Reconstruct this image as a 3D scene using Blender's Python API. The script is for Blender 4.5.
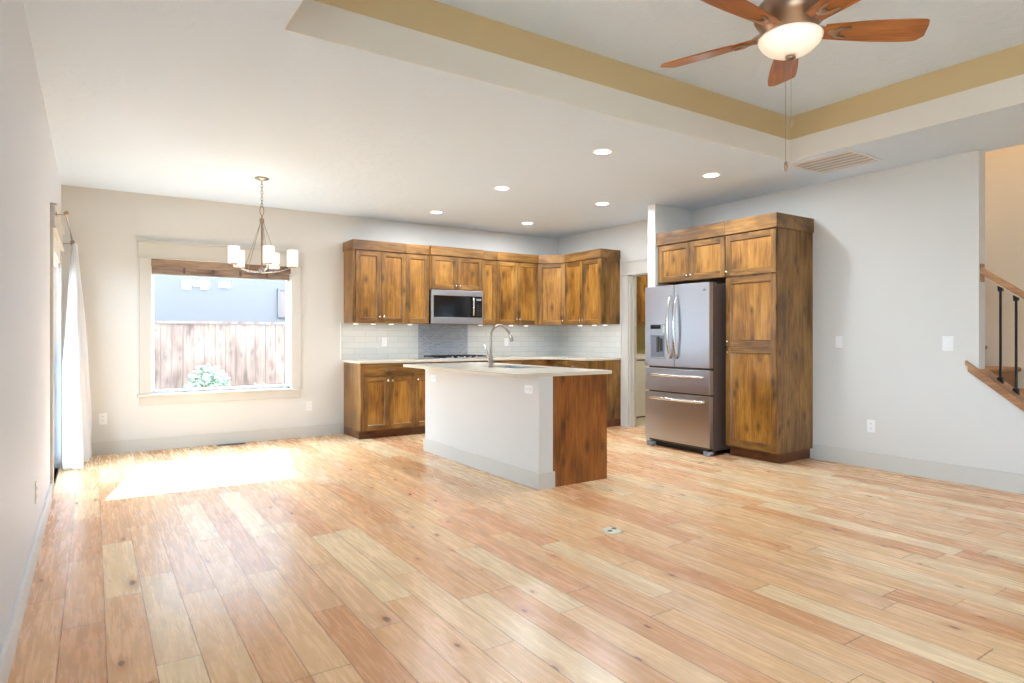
import bpy, bmesh, math, random
from mathutils import Vector, Matrix
random.seed(7)
PI = math.pi
D = bpy.data
S = bpy.context.scene
for o in list(D.objects): D.objects.remove(o)
COL = S.collection

# ------------------------------------------------------------------ camera
cd = D.cameras.new('camera'); cam = D.objects.new('camera', cd); COL.objects.link(cam)
cd.sensor_width = 36; cd.lens = 629.9/1024*36; cd.shift_y = -4.9/1024; cd.clip_start = .02
cam.location = (0, 0, 1.22); cam.rotation_euler = (PI/2, 0, -math.radians(33.62))
S.camera = cam
# ------------------------------------------------------------------ world, sun, exposure
W = D.worlds.new('world'); S.world = W; W.use_nodes = True
bg = W.node_tree.nodes['Background']; bg.inputs[0].default_value = (.60, .80, 1, 1); bg.inputs[1].default_value = 17.0
sl = D.lights.new('sun', 'SUN'); sl.energy = 26; sl.angle = math.radians(.55); sl.color = (.93, .97, 1)
sun = D.objects.new('sun', sl); COL.objects.link(sun)
sun.rotation_euler = Vector((-.25, -1.17, -1)).to_track_quat('-Z', 'Y').to_euler()
sun.location = (3, 20, 12)
S.view_settings.view_transform = 'Standard'; S.view_settings.look = 'None'
S.view_settings.gamma = 1; S.view_settings.use_curve_mapping = False
S.view_settings.exposure = 0.54

def area(name, loc, size, power, color=(1, 1, 1), rot=(0, 0, 0), shape='DISK', sy=None, spread=None):
    l = D.lights.new(name, 'AREA'); l.shape = shape; l.size = size; l.energy = power; l.color = color
    if sy: l.size_y = sy
    if spread: l.spread = spread
    o = D.objects.new(name, l); COL.objects.link(o); o.location = loc; o.rotation_euler = rot
    return o
def point(name, loc, power, color, r=.04):
    l = D.lights.new(name, 'POINT'); l.energy = power; l.color = color; l.shadow_soft_size = r
    o = D.objects.new(name, l); COL.objects.link(o); o.location = loc
    return o

# ------------------------------------------------------------------ materials
def srgb(r, g, b):
    f = lambda c: (c/255/12.92) if c/255 <= .04045 else ((c/255+.055)/1.055)**2.4
    return (f(r), f(g), f(b), 1)
class NT:
    def __init__(s, name):
        s.m = D.materials.new(name); s.m.use_nodes = True; s.t = s.m.node_tree; s.n = s.t.nodes; s.l = s.t.links
        s.b = s.n['Principled BSDF']; s.out = s.n['Material Output']
    def add(s, typ, **kw):
        n = s.n.new(typ)
        for k, v in kw.items(): setattr(n, k, v)
        return n
    def link(s, a, b): s.l.new(a, b)
    def math(s, op, a, b=None, c=None, clamp=False):
        n = s.n.new('ShaderNodeMath'); n.operation = op; n.use_clamp = clamp
        for i, v in enumerate((a, b, c)):
            if v is None: continue
            if isinstance(v, (int, float)): n.inputs[i].default_value = v
            else: s.l.new(v, n.inputs[i])
        return n.outputs[0]
    def coord(s, out='Object', scale=(1, 1, 1), rnd=False):
        tc = s.n.new('ShaderNodeTexCoord'); v = tc.outputs[out]
        if rnd:
            oi = s.n.new('ShaderNodeObjectInfo'); m = s.math('MULTIPLY', oi.outputs['Random'], 37.0)
            a = s.n.new('ShaderNodeVectorMath'); a.operation = 'ADD'; s.l.new(v, a.inputs[0])
            cx = s.n.new('ShaderNodeCombineXYZ')
            for i in range(3): s.l.new(m, cx.inputs[i])
            s.l.new(cx.outputs[0], a.inputs[1]); v = a.outputs[0]
        mp = s.n.new('ShaderNodeMapping'); mp.inputs['Scale'].default_value = scale; s.l.new(v, mp.inputs[0])
        return mp.outputs[0]
    def noise(s, vec, scale, detail=4, rough=.5, dist=0):
        n = s.n.new('ShaderNodeTexNoise'); n.inputs['Scale'].default_value = scale; n.inputs['Detail'].default_value = detail
        n.inputs['Roughness'].default_value = rough; n.inputs['Distortion'].default_value = dist
        if vec: s.l.new(vec, n.inputs['Vector'])
        return n.outputs['Fac']
    def ramp(s, fac, stops, interp='LINEAR'):
        n = s.n.new('ShaderNodeValToRGB'); n.color_ramp.interpolation = interp
        e = n.color_ramp.elements
        while len(e) < len(stops): e.new(.5)
        for i, (p, c) in enumerate(stops): e[i].position = p; e[i].color = c if len(c) == 4 else (*c, 1)
        s.l.new(fac, n.inputs[0]); return n.outputs[0]
    def mix(s, fac, a, b, mode='MIX'):
        n = s.n.new('ShaderNodeMix'); n.data_type = 'RGBA'; n.blend_type = mode
        for sock, v in ((n.inputs[0], fac), (n.inputs[6], a), (n.inputs[7], b)):
            if isinstance(v, (int, float)): sock.default_value = v
            elif isinstance(v, tuple): sock.default_value = v
            else: s.l.new(v, sock)
        return n.outputs[2]
    def bump(s, h, strength=.2, dist=.01):
        n = s.n.new('ShaderNodeBump'); n.inputs['Strength'].default_value = strength; n.inputs['Distance'].default_value = dist
        s.l.new(h, n.inputs['Height']); s.l.new(n.outputs[0], s.b.inputs['Normal'])
    def color(s, v):
        if isinstance(v, tuple): s.b.inputs['Base Color'].default_value = v
        else: s.l.new(v, s.b.inputs['Base Color'])
    def rough(s, v):
        if isinstance(v, (int, float)): s.b.inputs['Roughness'].default_value = v
        else: s.l.new(v, s.b.inputs['Roughness'])
BW = lambda v: (v, v, v, 1)
def plain(name, col, rough=.5, metal=0, noise=0, emit=None, es=0, coat=0):
    t = NT(name)
    if noise:
        f = t.noise(t.coord(), 14, 5)
        t.color(t.mix(f, tuple(c*(1-noise) for c in col[:3])+(1,), tuple(min(1, c*(1+noise)) for c in col[:3])+(1,)))
        t.bump(t.noise(t.coord(), 160, 3), .05, .002)
    else: t.color(col)
    t.rough(rough); t.b.inputs['Metallic'].default_value = metal; t.b.inputs['Coat Weight'].default_value = coat
    if emit: t.b.inputs['Emission Color'].default_value = emit; t.b.inputs['Emission Strength'].default_value = es
    return t.m
def paint(name, col, bump=.08, scale=70, rough=.6):
    t = NT(name); c = t.coord()
    f = t.noise(c, 1.3, 3)
    t.color(t.mix(f, tuple(x*.97 for x in col[:3])+(1,), tuple(min(1, x*1.02) for x in col[:3])+(1,)))
    t.rough(rough); t.bump(t.noise(c, scale, 4), bump, .003); return t.m
def ceiling_mat():
    t = NT('ceiling_paint'); c = t.coord()
    t.color(srgb(221, 236, 253)); t.rough(.7)
    a = t.ramp(t.noise(c, 9, 5, .6, .6), [(.5, BW(0)), (.58, BW(1))])
    t.bump(a, .35, .004); return t.m
def wood(name, axis='z', dark=srgb(84, 58, 30), mid=srgb(128, 88, 40), light=srgb(162, 118, 60), rough=.33, k=1.0):
    t = NT(name)
    sc = {'z': (1, 1, .07), 'x': (.07, 1, 1), 'y': (1, .07, 1)}[axis]
    sk = {'z': (1, 1, .45), 'x': (.45, 1, 1), 'y': (1, .45, 1)}[axis]
    sb = {'z': (1, 1, .35), 'x': (.35, 1, 1), 'y': (1, .35, 1)}[axis]
    g = t.noise(t.coord(scale=sc, rnd=True), 38, 7, .65, 1.0)
    b = t.noise(t.coord(scale=sb, rnd=True), 5.5, 4, .55, .5)
    m = t.math('ADD', t.math('MULTIPLY', g, .5), t.math('MULTIPLY', b, .55))
    col = t.ramp(m, [(.40, dark), (.52, mid), (.64, light)])
    # knots
    kc = t.coord(scale=sk, rnd=True)
    wob = t.noise(kc, 9, 2)
    sx = t.add('ShaderNodeSeparateXYZ'); t.link(kc, sx.inputs[0]); cx_ = t.add('ShaderNodeCombineXYZ')
    if axis == 'y': t.link(t.math('ADD', sx.outputs[0], sx.outputs[2]), cx_.inputs[0]); t.link(sx.outputs[1], cx_.inputs[1])
    else: t.link(t.math('ADD', sx.outputs[0], sx.outputs[1]), cx_.inputs[0]); t.link(sx.outputs[2], cx_.inputs[1])
    v = t.add('ShaderNodeTexVoronoi', voronoi_dimensions='2D'); v.inputs['Scale'].default_value = 7.0; v.inputs['Randomness'].default_value = 1; t.link(cx_.outputs[0], v.inputs['Vector'])
    d = t.math('ADD', v.outputs['Distance'], t.math('MULTIPLY', t.math('SUBTRACT', wob, .5), .22))
    sep = t.add('ShaderNodeSeparateColor'); t.link(v.outputs['Color'], sep.inputs[0])
    sel = t.math('GREATER_THAN', sep.outputs[0], .6)
    kn = t.ramp(d, [(.05, BW(1)), (.12, BW(.5)), (.26, BW(0))])
    kf = t.math('MULTIPLY', t.math('MULTIPLY', kn, sel), .7*k)
    col = t.mix(kf, col, tuple(c*.28 for c in dark[:3])+(1,))
    t.color(col); t.rough(t.math('ADD', t.math('MULTIPLY', g, .15), rough-.07))
    t.bump(g, .04, .002); return t.m
def floor_mat():
    t = NT('oak_floor'); tc = t.add('ShaderNodeTexCoord'); sp = t.add('ShaderNodeSeparateXYZ'); t.link(tc.outputs['Object'], sp.inputs[0])
    PW = .152
    x = t.math('DIVIDE', t.math('ADD', sp.outputs[0], .11+PW*10), PW); row = t.math('FLOOR', x); fx = t.math('FRACT', x)
    wn = t.add('ShaderNodeTexWhiteNoise', noise_dimensions='1D'); t.link(row, wn.inputs['W'])
    wn2 = t.add('ShaderNodeTexWhiteNoise', noise_dimensions='1D'); t.link(t.math('ADD', row, 31.7), wn2.inputs['W'])
    L = t.math('ADD', t.math('MULTIPLY', wn2.outputs['Value'], .7), .85)
    y = t.math('ADD', t.math('DIVIDE', t.math('ADD', sp.outputs[1], 20), L), t.math('MULTIPLY', wn.outputs['Value'], 9))
    pl = t.math('FLOOR', y); fy = t.math('FRACT', y)
    cb = t.add('ShaderNodeCombineXYZ'); t.link(row, cb.inputs[0]); t.link(pl, cb.inputs[1])
    rn = t.add('ShaderNodeTexWhiteNoise', noise_dimensions='3D'); t.link(cb.outputs[0], rn.inputs['Vector'])
    rc = t.add('ShaderNodeSeparateColor'); t.link(rn.outputs['Color'], rc.inputs[0])
    off = t.add('ShaderNodeVectorMath', operation='MULTIPLY_ADD'); t.link(rn.outputs['Color'], off.inputs[0]); off.inputs[1].default_value = (50, 50, 50)
    t.link(tc.outputs['Object'], off.inputs[2])
    mp = t.add('ShaderNodeMapping'); mp.inputs['Scale'].default_value = (1, .07, 1); t.link(off.outputs[0], mp.inputs[0])
    g = t.noise(mp.outputs[0], 55, 6, .65, .6)
    mp2 = t.add('ShaderNodeMapping'); mp2.inputs['Scale'].default_value = (1, .09, 1); t.link(off.outputs[0], mp2.inputs[0])
    n2 = t.noise(mp2.outputs[0], 6, 4, .55, .25)
    rings = t.math('FRACT', t.math('MULTIPLY', n2, 15)); rings = t.math('ABSOLUTE', t.math('SUBTRACT', rings, .5))
    tone = t.ramp(rc.outputs[0], [(0, srgb(214, 158, 112)), (.25, srgb(231, 184, 136)), (.55, srgb(238, 199, 152)), (.8, srgb(245, 219, 178)), (1, srgb(222, 166, 122))])
    br = t.math('SUBTRACT', 1.18, t.math('MULTIPLY', t.math('SUBTRACT', 1, g), .34))
    bc = t.add('ShaderNodeCombineColor')
    for i in range(3): t.link(br, bc.inputs[i])
    col = t.mix(1.0, tone, bc.outputs[0], 'MULTIPLY')
    rr = t.math('MULTIPLY', t.ramp(rings, [(.0, BW(1)), (.26, BW(0))]), t.math('MULTIPLY', rc.outputs[2], .26))
    col = t.mix(rr, col, srgb(186, 120, 72))
    fine = t.noise(mp.outputs[0], 190, 3, .6, .2)
    col = t.mix(t.math('MULTIPLY', t.ramp(fine, [(.50, BW(0)), (.72, BW(1))]), .13), col, srgb(172, 112, 70))
    # heartwood streaks
    st = t.ramp(n2, [(.55, BW(0)), (.7, BW(1))])
    col = t.mix(t.math('MULTIPLY', st, .35), col, srgb(200, 145, 98))
    # knots
    mp3 = t.add('ShaderNodeMapping'); mp3.inputs['Scale'].default_value = (1, .42, 1); t.link(off.outputs[0], mp3.inputs[0])
    v = t.add('ShaderNodeTexVoronoi', voronoi_dimensions='2D'); v.inputs['Scale'].default_value = 4.2; t.link(mp3.outputs[0], v.inputs['Vector'])
    vs = t.add('ShaderNodeSeparateColor'); t.link(v.outputs['Color'], vs.inputs[0])
    d = t.math('ADD', v.outputs['Distance'], t.math('MULTIPLY', t.math('SUBTRACT', t.noise(mp3.outputs[0], 22, 3), .5), .13))
    sel = t.math('GREATER_THAN', vs.outputs[0], .45)
    d = t.math('MULTIPLY', d, t.math('ADD', .75, t.math('MULTIPLY', vs.outputs[1], 1.6)))
    halo = t.math('MULTIPLY', t.math('MULTIPLY', t.ramp(d, [(.03, BW(1)), (.19, BW(0))]), sel), .45)
    col = t.mix(halo, col, srgb(176, 98, 46))
    core = t.math('MULTIPLY', t.math('MULTIPLY', t.ramp(d, [(.028, BW(1)), (.055, BW(0))]), sel), .85)
    col = t.mix(core, col, srgb(92, 44, 20))
    # gaps
    ex = t.math('MINIMUM', fx, t.math('SUBTRACT', 1, fx)); ey = t.math('MULTIPLY', t.math('MINIMUM', fy, t.math('SUBTRACT', 1, fy)), 7.5)
    e = t.math('MINIMUM', ex, ey)
    gap = t.ramp(e, [(.008, BW(1)), (.019, BW(0))])
    col = t.mix(t.math('MULTIPLY', gap, .75), col, srgb(112, 66, 40))
    t.color(col); t.rough(t.math('ADD', .20, t.math('MULTIPLY', g, .14)))
    t.b.inputs['Specular IOR Level'].default_value = .4
    h = t.math('SUBTRACT', t.math('MULTIPLY', g, .3), gap)
    t.bump(h, .12, .003); return t.m
def tile_mat(name, w, h, off, c1, c2, grout, rough=.18, mortar=.003, axis='X'):
    t = NT(name); tc = t.add('ShaderNodeTexCoord'); sp = t.add('ShaderNodeSeparateXYZ'); t.link(tc.outputs['Object'], sp.inputs[0])
    cb = t.add('ShaderNodeCombineXYZ'); t.link(t.math('ADD', sp.outputs[0], sp.outputs[1]), cb.inputs[0]); t.link(sp.outputs[2], cb.inputs[1])
    b = t.add('ShaderNodeTexBrick'); t.link(cb.outputs[0], b.inputs['Vector'])
    b.offset = off; b.inputs['Scale'].default_value = 1; b.inputs['Brick Width'].default_value = w; b.inputs['Row Height'].default_value = h
    b.inputs['Mortar Size'].default_value = mortar; b.inputs['Mortar Smooth'].default_value = .2
    b.inputs['Color1'].default_value = c1; b.inputs['Color2'].default_value = c2; b.inputs['Mortar'].default_value = grout
    t.color(b.outputs['Color']); t.rough(rough)
    t.bump(t.math('SUBTRACT', 1, b.outputs['Fac']), .3, .002); return t.m
def steel(name, col=srgb(188, 189, 195), axis='z', rough=.34):
    t = NT(name); sc = {'z': (1, 1, .01), 'x': (.01, 1, 1), 'y': (1, .01, 1)}[axis]
    g = t.noise(t.coord(scale=sc), 260, 3)
    t.color(t.mix(g, tuple(c*.96 for c in col[:3])+(1,), col)); t.b.inputs['Metallic'].default_value = 1
    t.rough(t.math('ADD', rough-.05, t.math('MULTIPLY', g, .05))); return t.m
def glass_mat():
    t = NT('window_glass'); t.b.inputs['Base Color'].default_value = (1, 1, 1, 1); t.rough(0)
    tr = t.add('ShaderNodeBsdfTransparent'); gl = t.add('ShaderNodeBsdfGlossy'); gl.inputs['Roughness'].default_value = .0
    mx = t.add('ShaderNodeMixShader'); mx.inputs[0].default_value = .015
    t.link(tr.outputs[0], mx.inputs[1]); t.link(gl.outputs[0], mx.inputs[2]); t.link(mx.outputs[0], t.out.inputs[0]); return t.m
def cloth_mat():
    t = NT('white_linen'); c = srgb(238, 238, 240)
    df = t.add('ShaderNodeBsdfDiffuse'); df.inputs[0].default_value = c
    tl = t.add('ShaderNodeBsdfTranslucent'); tl.inputs[0].default_value = c
    mx = t.add('ShaderNodeMixShader'); mx.inputs[0].default_value = .12
    t.link(df.outputs[0], mx.inputs[1]); t.link(tl.outputs[0], mx.inputs[2]); t.link(mx.outputs[0], t.out.inputs[0]); return t.m
def lampglass(name, col, es):
    t = NT(name); t.color(col); t.rough(.35)
    t.b.inputs['Emission Color'].default_value = col
    lw = t.add('ShaderNodeLayerWeight'); lw.inputs[0].default_value = .45
    t.link(t.math('MULTIPLY', t.math('SUBTRACT', 1.25, lw.outputs['Facing']), es), t.b.inputs['Emission Strength'])
    return t.m

M = dict(
    wall=paint('wall_paint', srgb(217, 215, 210)), left=paint('left_wall_light_tint', srgb(228, 233, 243)),  # left: light correction in the colour, paler and cooler against floor bounce and shading
    ceil=ceiling_mat(), tray=paint('tray_band_paint', srgb(212, 188, 144)), trayw=paint('tray_riser_paint', srgb(232, 226, 217)),
    trim=paint('greige_trim_paint', srgb(206, 203, 195), .02, 30, .4), lowtrim=paint('white_trim_paint', srgb(226, 228, 232), .02, 30, .4),
    tan=paint('stair_wall_paint', srgb(222, 205, 180)), laundry=paint('laundry_wall_paint', srgb(196, 184, 140)),
    floor=floor_mat(), lfloor=plain('laundry_vinyl', srgb(205, 190, 165), .5, noise=.06),
    wv=wood('alder_vertical'), wh=wood('alder_horizontal', 'x'), wp=wood('alder_panel', 'z', srgb(104, 68, 28), srgb(154, 104, 40), srgb(184, 134, 62)), wd=wood('alder_dark_kick', 'x', srgb(70, 36, 18), srgb(98, 54, 26), srgb(120, 70, 35)),  # wd: darker, redder alder for the toe kicks
    wend=wood('alder_red_panel', 'z', srgb(104, 54, 16), srgb(142, 80, 28), srgb(168, 100, 40), .35),
    blade=wood('fan_blade_wood', 'x', srgb(128, 72, 28), srgb(166, 98, 42), srgb(190, 124, 62), .3, 0),
    bladev=wood('rail_wood', 'y', srgb(120, 82, 58), srgb(160, 116, 82), srgb(184, 142, 104), .35, 0),
    counter=plain('quartz_counter', srgb(214, 204, 186), .14, noise=.05), tile=tile_mat('backsplash_tile', .30, .0765, .5, srgb(214, 215, 210), srgb(207, 209, 205), srgb(190, 191, 187)),
    hexa=tile_mat('mosaic_tile', .05, .022, .5, srgb(170, 174, 180), srgb(146, 152, 160), srgb(186, 188, 190), .2, .003),
    steel=steel('brushed_steel'), steelh=steel('brushed_steel_rail', axis='x'), steeld=plain('dark_grey_case', srgb(92, 78, 72), .4, .3, noise=.08),
    chrome=plain('brushed_nickel', srgb(208, 206, 202), .2, 1), bronze=plain('antique_bronze', srgb(168, 142, 124), .3, .85),
    nickel=plain('aged_nickel', srgb(165, 158, 150), .3, .9), black=plain('black_gloss', srgb(12, 12, 14), .12), iron=plain('black_iron', srgb(28, 30, 34), .45, .6),
    blackm=plain('black_matte', srgb(20, 20, 22), .5), white=plain('white_plastic', srgb(240, 240, 240), .35), slot=plain('dark_slot', srgb(60, 58, 56), .6),
    almond=plain('almond_cover', srgb(228, 226, 205), .35), grey=plain('display_grey', srgb(150, 156, 165), .3),
    glass=glass_mat(), vinyl=plain('white_vinyl', srgb(242, 244, 246), .3), cloth=cloth_mat(),
    bamboo=wood('woven_shade_wood', 'x', srgb(92, 72, 58), srgb(140, 116, 96), srgb(168, 146, 126), .6, 0),
    bowl=lampglass('frosted_bowl', (1, .88, .74, 1), .38), shade=lampglass('frosted_shade', (1, .93, .84, 1), .5),
    can=plain('recessed_lens', (1, 1, 1, 1), .5, emit=(1, .97, .92, 1), es=6), puck=plain('puck_lens', (1, 1, 1, 1), .5, emit=(1, .96, .9, 1), es=3),
    fence=wood('fence_cedar', 'z', srgb(80, 62, 54), srgb(108, 88, 78), srgb(126, 106, 96), .8, .7), siding=paint('house_stucco', srgb(76, 71, 71), .2, 20),
    roof=plain('roof_shingle', srgb(90, 90, 95), .8, noise=.2), leaf=plain('pale_leaf', srgb(112, 126, 104), .5, noise=.2), ground=plain('yard_ground', srgb(130, 125, 112), .9, noise=.2),
    carpet=plain('stair_carpet', srgb(158, 118, 84), .95, noise=.3), register=plain('register_brown', srgb(95, 78, 66), .5), housewin=plain('house_window_glass', srgb(225, 232, 240), .05),
    ventw=plain('vent_white', srgb(232, 230, 228), .4), ventd=plain('vent_recess', srgb(206, 196, 190), .7), washer=plain('washer_enamel', srgb(226, 224, 216), .25),
)

# ------------------------------------------------------------------ mesh builder
class MB:
    def __init__(s): s.v = []; s.f = []; s.m = []; s.sm = []
    def _add(s, vs, fs, mi=0, smooth=False):
        n = len(s.v); s.v += [tuple(v) for v in vs]
        for f in fs: s.f.append([n+i for i in f]); s.m.append(mi); s.sm.append(smooth)
        return s
    def box(s, x0, x1, y0, y1, z0, z1, mi=0):
        x0, x1 = sorted((x0, x1)); y0, y1 = sorted((y0, y1)); z0, z1 = sorted((z0, z1))
        vs = [(x, y, z) for z in (z0, z1) for y in (y0, y1) for x in (x0, x1)]
        return s._add(vs, [(0, 2, 3, 1), (4, 5, 7, 6), (0, 1, 5, 4), (2, 6, 7, 3), (0, 4, 6, 2), (1, 3, 7, 5)], mi)
    def prism(s, poly, axis, a0, a1, mi=0):
        n = len(poly); mk = {'x': lambda p, a: (a, p[0], p[1]), 'y': lambda p, a: (p[0], a, p[1]), 'z': lambda p, a: (p[0], p[1], a)}[axis]
        vs = [mk(p, a0) for p in poly]+[mk(p, a1) for p in poly]
        fs = [list(range(n))[::-1], list(range(n, 2*n))]+[(i, (i+1) % n, n+(i+1) % n, n+i) for i in range(n)]
        return s._add(vs, fs, mi)
    def tube(s, pts, r, seg=10, mi=0, cap=True, flat=None):
        pts = [Vector(p) for p in pts]; rs = r if isinstance(r, (list, tuple)) else [r]*len(pts); vs = []; prev = None
        for i, p in enumerate(pts):
            d = (pts[min(i+1, len(pts)-1)]-pts[max(i-1, 0)]).normalized()
            if prev is None:
                a = Vector((0, 0, 1)) if abs(d.z) < .9 else Vector((1, 0, 0)); u = d.cross(a).normalized()
            else: u = (prev-d*prev.dot(d)).normalized()
            prev = u; w = d.cross(u)
            for k in range(seg):
                t = 2*PI*k/seg; c, q = math.cos(t), math.sin(t)
                vs.append(p+u*c*rs[i]+w*q*rs[i]*(flat or 1))
        fs = []
        for i in range(len(pts)-1):
            for k in range(seg): fs.append((i*seg+k, i*seg+(k+1) % seg, (i+1)*seg+(k+1) % seg, (i+1)*seg+k))
        s._add(vs, fs, mi, True)
        if cap:
            n = len(s.v)-len(vs)
            s.f.append([n+k for k in range(seg)][::-1]); s.m.append(mi); s.sm.append(False)
            s.f.append([n+(len(pts)-1)*seg+k for k in range(seg)]); s.m.append(mi); s.sm.append(False)
        return s
    def lathe(s, prof, c=(0, 0, 0), axis='z', seg=28, mi=0, smooth=True):
        vs = []; c = Vector(c)
        ax = {'z': lambda r, t, h: (r*math.cos(t), r*math.sin(t), h), '-y': lambda r, t, h: (r*math.cos(t), -h, r*math.sin(t)), 'y': lambda r, t, h: (r*math.sin(t), h, r*math.cos(t)), '-x': lambda r, t, h: (-h, r*math.sin(t), r*math.cos(t)), 'x': lambda r, t, h: (h, r*math.cos(t), r*math.sin(t))}[axis]
        for r, h in prof:
            for k in range(seg): vs.append(c+Vector(ax(max(r, 1e-4), 2*PI*k/seg, h)))
        fs = [(i*seg+k, i*seg+(k+1) % seg, (i+1)*seg+(k+1) % seg, (i+1)*seg+k) for i in range(len(prof)-1) for k in range(seg)]
        fs2 = []
        if prof[0][0] > 1e-3: fs2.append(list(range(seg))[::-1])
        if prof[-1][0] > 1e-3: fs2.append([(len(prof)-1)*seg+k for k in range(seg)])
        n = len(s.v); s._add(vs, fs, mi, smooth)
        for f in fs2: s.f.append([n+i for i in f]); s.m.append(mi); s.sm.append(False)
        return s
    def build(s, name, mats, parent=None, bevel=0, loc=None, kind=None, label=None, cat=None, group=None, fix=True):
        me = D.meshes.new(name); me.from_pydata(s.v, [], s.f)
        if not isinstance(mats, (list, tuple)): mats = [mats]
        for m in mats: me.materials.append(M[m] if isinstance(m, str) else m)
        for p, mi, sm in zip(me.polygons, s.m, s.sm): p.material_index = mi; p.use_smooth = sm
        if fix:
            bm = bmesh.new(); bm.from_mesh(me); bmesh.ops.recalc_face_normals(bm, faces=bm.faces); bm.to_mesh(me); bm.free()
        o = D.objects.new(name, me); COL.objects.link(o)
        if parent: o.parent = parent
        if loc: o.location = loc
        if bevel:
            b = o.modifiers.new('bevel', 'BEVEL'); b.width = bevel; b.segments = 2; b.limit_method = 'ANGLE'; b.angle_limit = math.radians(40); b.harden_normals = False
        tag(o, label, cat, group, kind); return o
def tag(o, label=None, cat=None, group=None, kind=None):
    if label: o['label'] = label
    if cat: o['category'] = cat
    if group: o['group'] = group
    if kind: o['kind'] = kind
    return o
def thing(name, label, cat, loc=(0, 0, 0), rz=0, group=None, kind=None):
    o = D.objects.new(name, None); COL.objects.link(o); o.location = loc; o.rotation_euler = (0, 0, rz); o.empty_display_size = .1
    return tag(o, label, cat, group, kind)
def copy_tree(o, parent=None):
    c = o.copy(); COL.objects.link(c)
    if parent: c.parent = parent
    for ch in [x for x in D.objects if x.parent == o]: copy_tree(ch, c)
    return c
def struct(name, mb, mats, bevel=0): return mb.build(name, mats, kind='structure', bevel=bevel)

XL, XR, YB, YF, H, T = -.266, 6.01, 7.76, -3.0, 2.743, .15
# ================================================================== SETTING
struct('floor', MB().box(XL-T, XR+T, YF-T, YB, -.15, 0).box(XR+T, 7.3, YF-T, 4.9, -.15, 0), 'floor')
struct('laundry_floor', MB().box(XR+T, 8.0, 4.9, 7.6, -.15, .001), 'lfloor')
# back wall with window opening
WX0, WX1, WZ0, WZ1 = .516, 1.976, .605, 2.06
struct('wall_back', MB().box(XL-T, WX0, YB, YB+T, -.15, H).box(WX1, XR+T, YB, YB+T, -.15, H).box(WX0, WX1, YB, YB+T, -.15, WZ0).box(WX0, WX1, YB, YB+T, WZ1, H), 'wall')
# left wall with patio door opening and a window behind the camera
DY0, DY1, DZ = 5.88, 7.20, 2.03
LW0, LW1 = -2.9, -.3
struct('wall_left', MB().box(XL-T, XL, YF-T, LW0, -.15, H).box(XL-T, XL, LW0, LW1, -.15, .3).box(XL-T, XL, LW0, LW1, 2.2, H).box(XL-T, XL, LW1, DY0, -.15, H).box(XL-T, XL, DY0, DY1, DZ, H).box(XL-T, XL, DY0, DY1, -.15, 0).box(XL-T, XL, DY1, YB, -.15, H), 'left')
# front wall (behind the camera)
struct('wall_front', MB().box(XL, XR, YF-T, YF, -.15, H).box(XR, 7.3, YF-T, YF, -.15, 5.4), 'wall')
# right wall: laundry doorway Y 5.30..6.19, ends at Y=2.167, then sloped knee wall
LY0, LY1 = 5.36, 6.19
RT = .12
cap = lambda y: .905+(y-2.195)*.79      # underside of sloped cap on the wall
struct('wall_right', MB().box(XR, XR+RT, LY1, YB, -.15, H).box(XR, XR+RT, LY0, LY1, 2.05, H).box(XR, XR+RT, 2.167, LY0, -.15, H)
       .prism([(2.167, -.15), (2.167, cap(2.167)), (1.05, cap(1.05)), (1.05, -.15)], 'x', XR, XR+RT), 'wall')
struct('wall_stub', MB().box(5.37, XR, 5.11, 5.225, 0, H), 'wall')
# laundry room
struct('wall_laundry', MB().box(8.0, 8.1, 4.8, 7.6, 0, H).box(XR+RT, 8.0, 7.5, 7.6, 0, H).box(XR+RT, 8.0, 4.8, 4.9, 0, H), 'laundry')
# stairwell
SX = 6.87
struct('wall_stair', MB().box(SX, SX+.1, YF, 4.9, -.15, 5.4).box(XR+RT, SX, 4.7, 4.8, 0, 5.4).box(XR, XR+RT, YF, 4.8, H+.25, 5.4), 'tan')
# ceiling: slab with the tray opening, stairwell open above
TX0, TX1, TY0, TY1 = .788, 5.05, -1.6, 3.23
TZ1, TZ2 = 2.93, 3.13
c = MB()
c.box(XL-T, TX0, YF-T, YB+T, H, H+.25); c.box(TX1, XR+RT, YF-T, YB+T, H, H+.25)
c.box(TX0, TX1, TY1, YB+T, H, H+.25); c.box(TX0, TX1, YF-T, TY0, H, H+.25)
c.box(XR+RT, 8.1, 4.8, YB+T, H, H+.25)
c.box(TX0-.1, TX1+.1, TY0-.1, TY1+.1, TZ2, TZ2+.2)
c.box(XR, 7.3, YF-T, 4.8, 5.4, 5.5)
struct('ceiling', c, 'ceil')
# the beige band is the upper riser of the tray; cut away from the slab by sitting in front of it
tb = MB()
e = .006
tb.box(TX0, TX1, TY1-e, TY1, TZ1, TZ2).box(TX0, TX1, TY0, TY0+e, TZ1, TZ2).box(TX0, TX0+e, TY0+e, TY1-e, TZ1, TZ2).box(TX1-e, TX1, TY0+e, TY1-e, TZ1, TZ2)
struct('trim_1', tb, 'tray')
tb = MB()
e = .004
tb.box(TX0, TX1, TY1-e, TY1, H, TZ1).box(TX0, TX1, TY0, TY0+e, H, TZ1).box(TX0, TX0+e, TY0+e, TY1-e, H, TZ1).box(TX1-e, TX1, TY0+e, TY1-e, H, TZ1)
struct('trim_3', tb, 'trayw')
struct('ceiling_tray_frame', MB().box(TX0-.2, TX0, TY0-.2, TY1+.2, H+.25, TZ2).box(TX1, TX1+.2, TY0-.2, TY1+.2, H+.25, TZ2).box(TX0, TX1, TY1, TY1+.2, H+.25, TZ2).box(TX0, TX1, TY0-.2, TY0, H+.25, TZ2), 'trayw')

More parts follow.
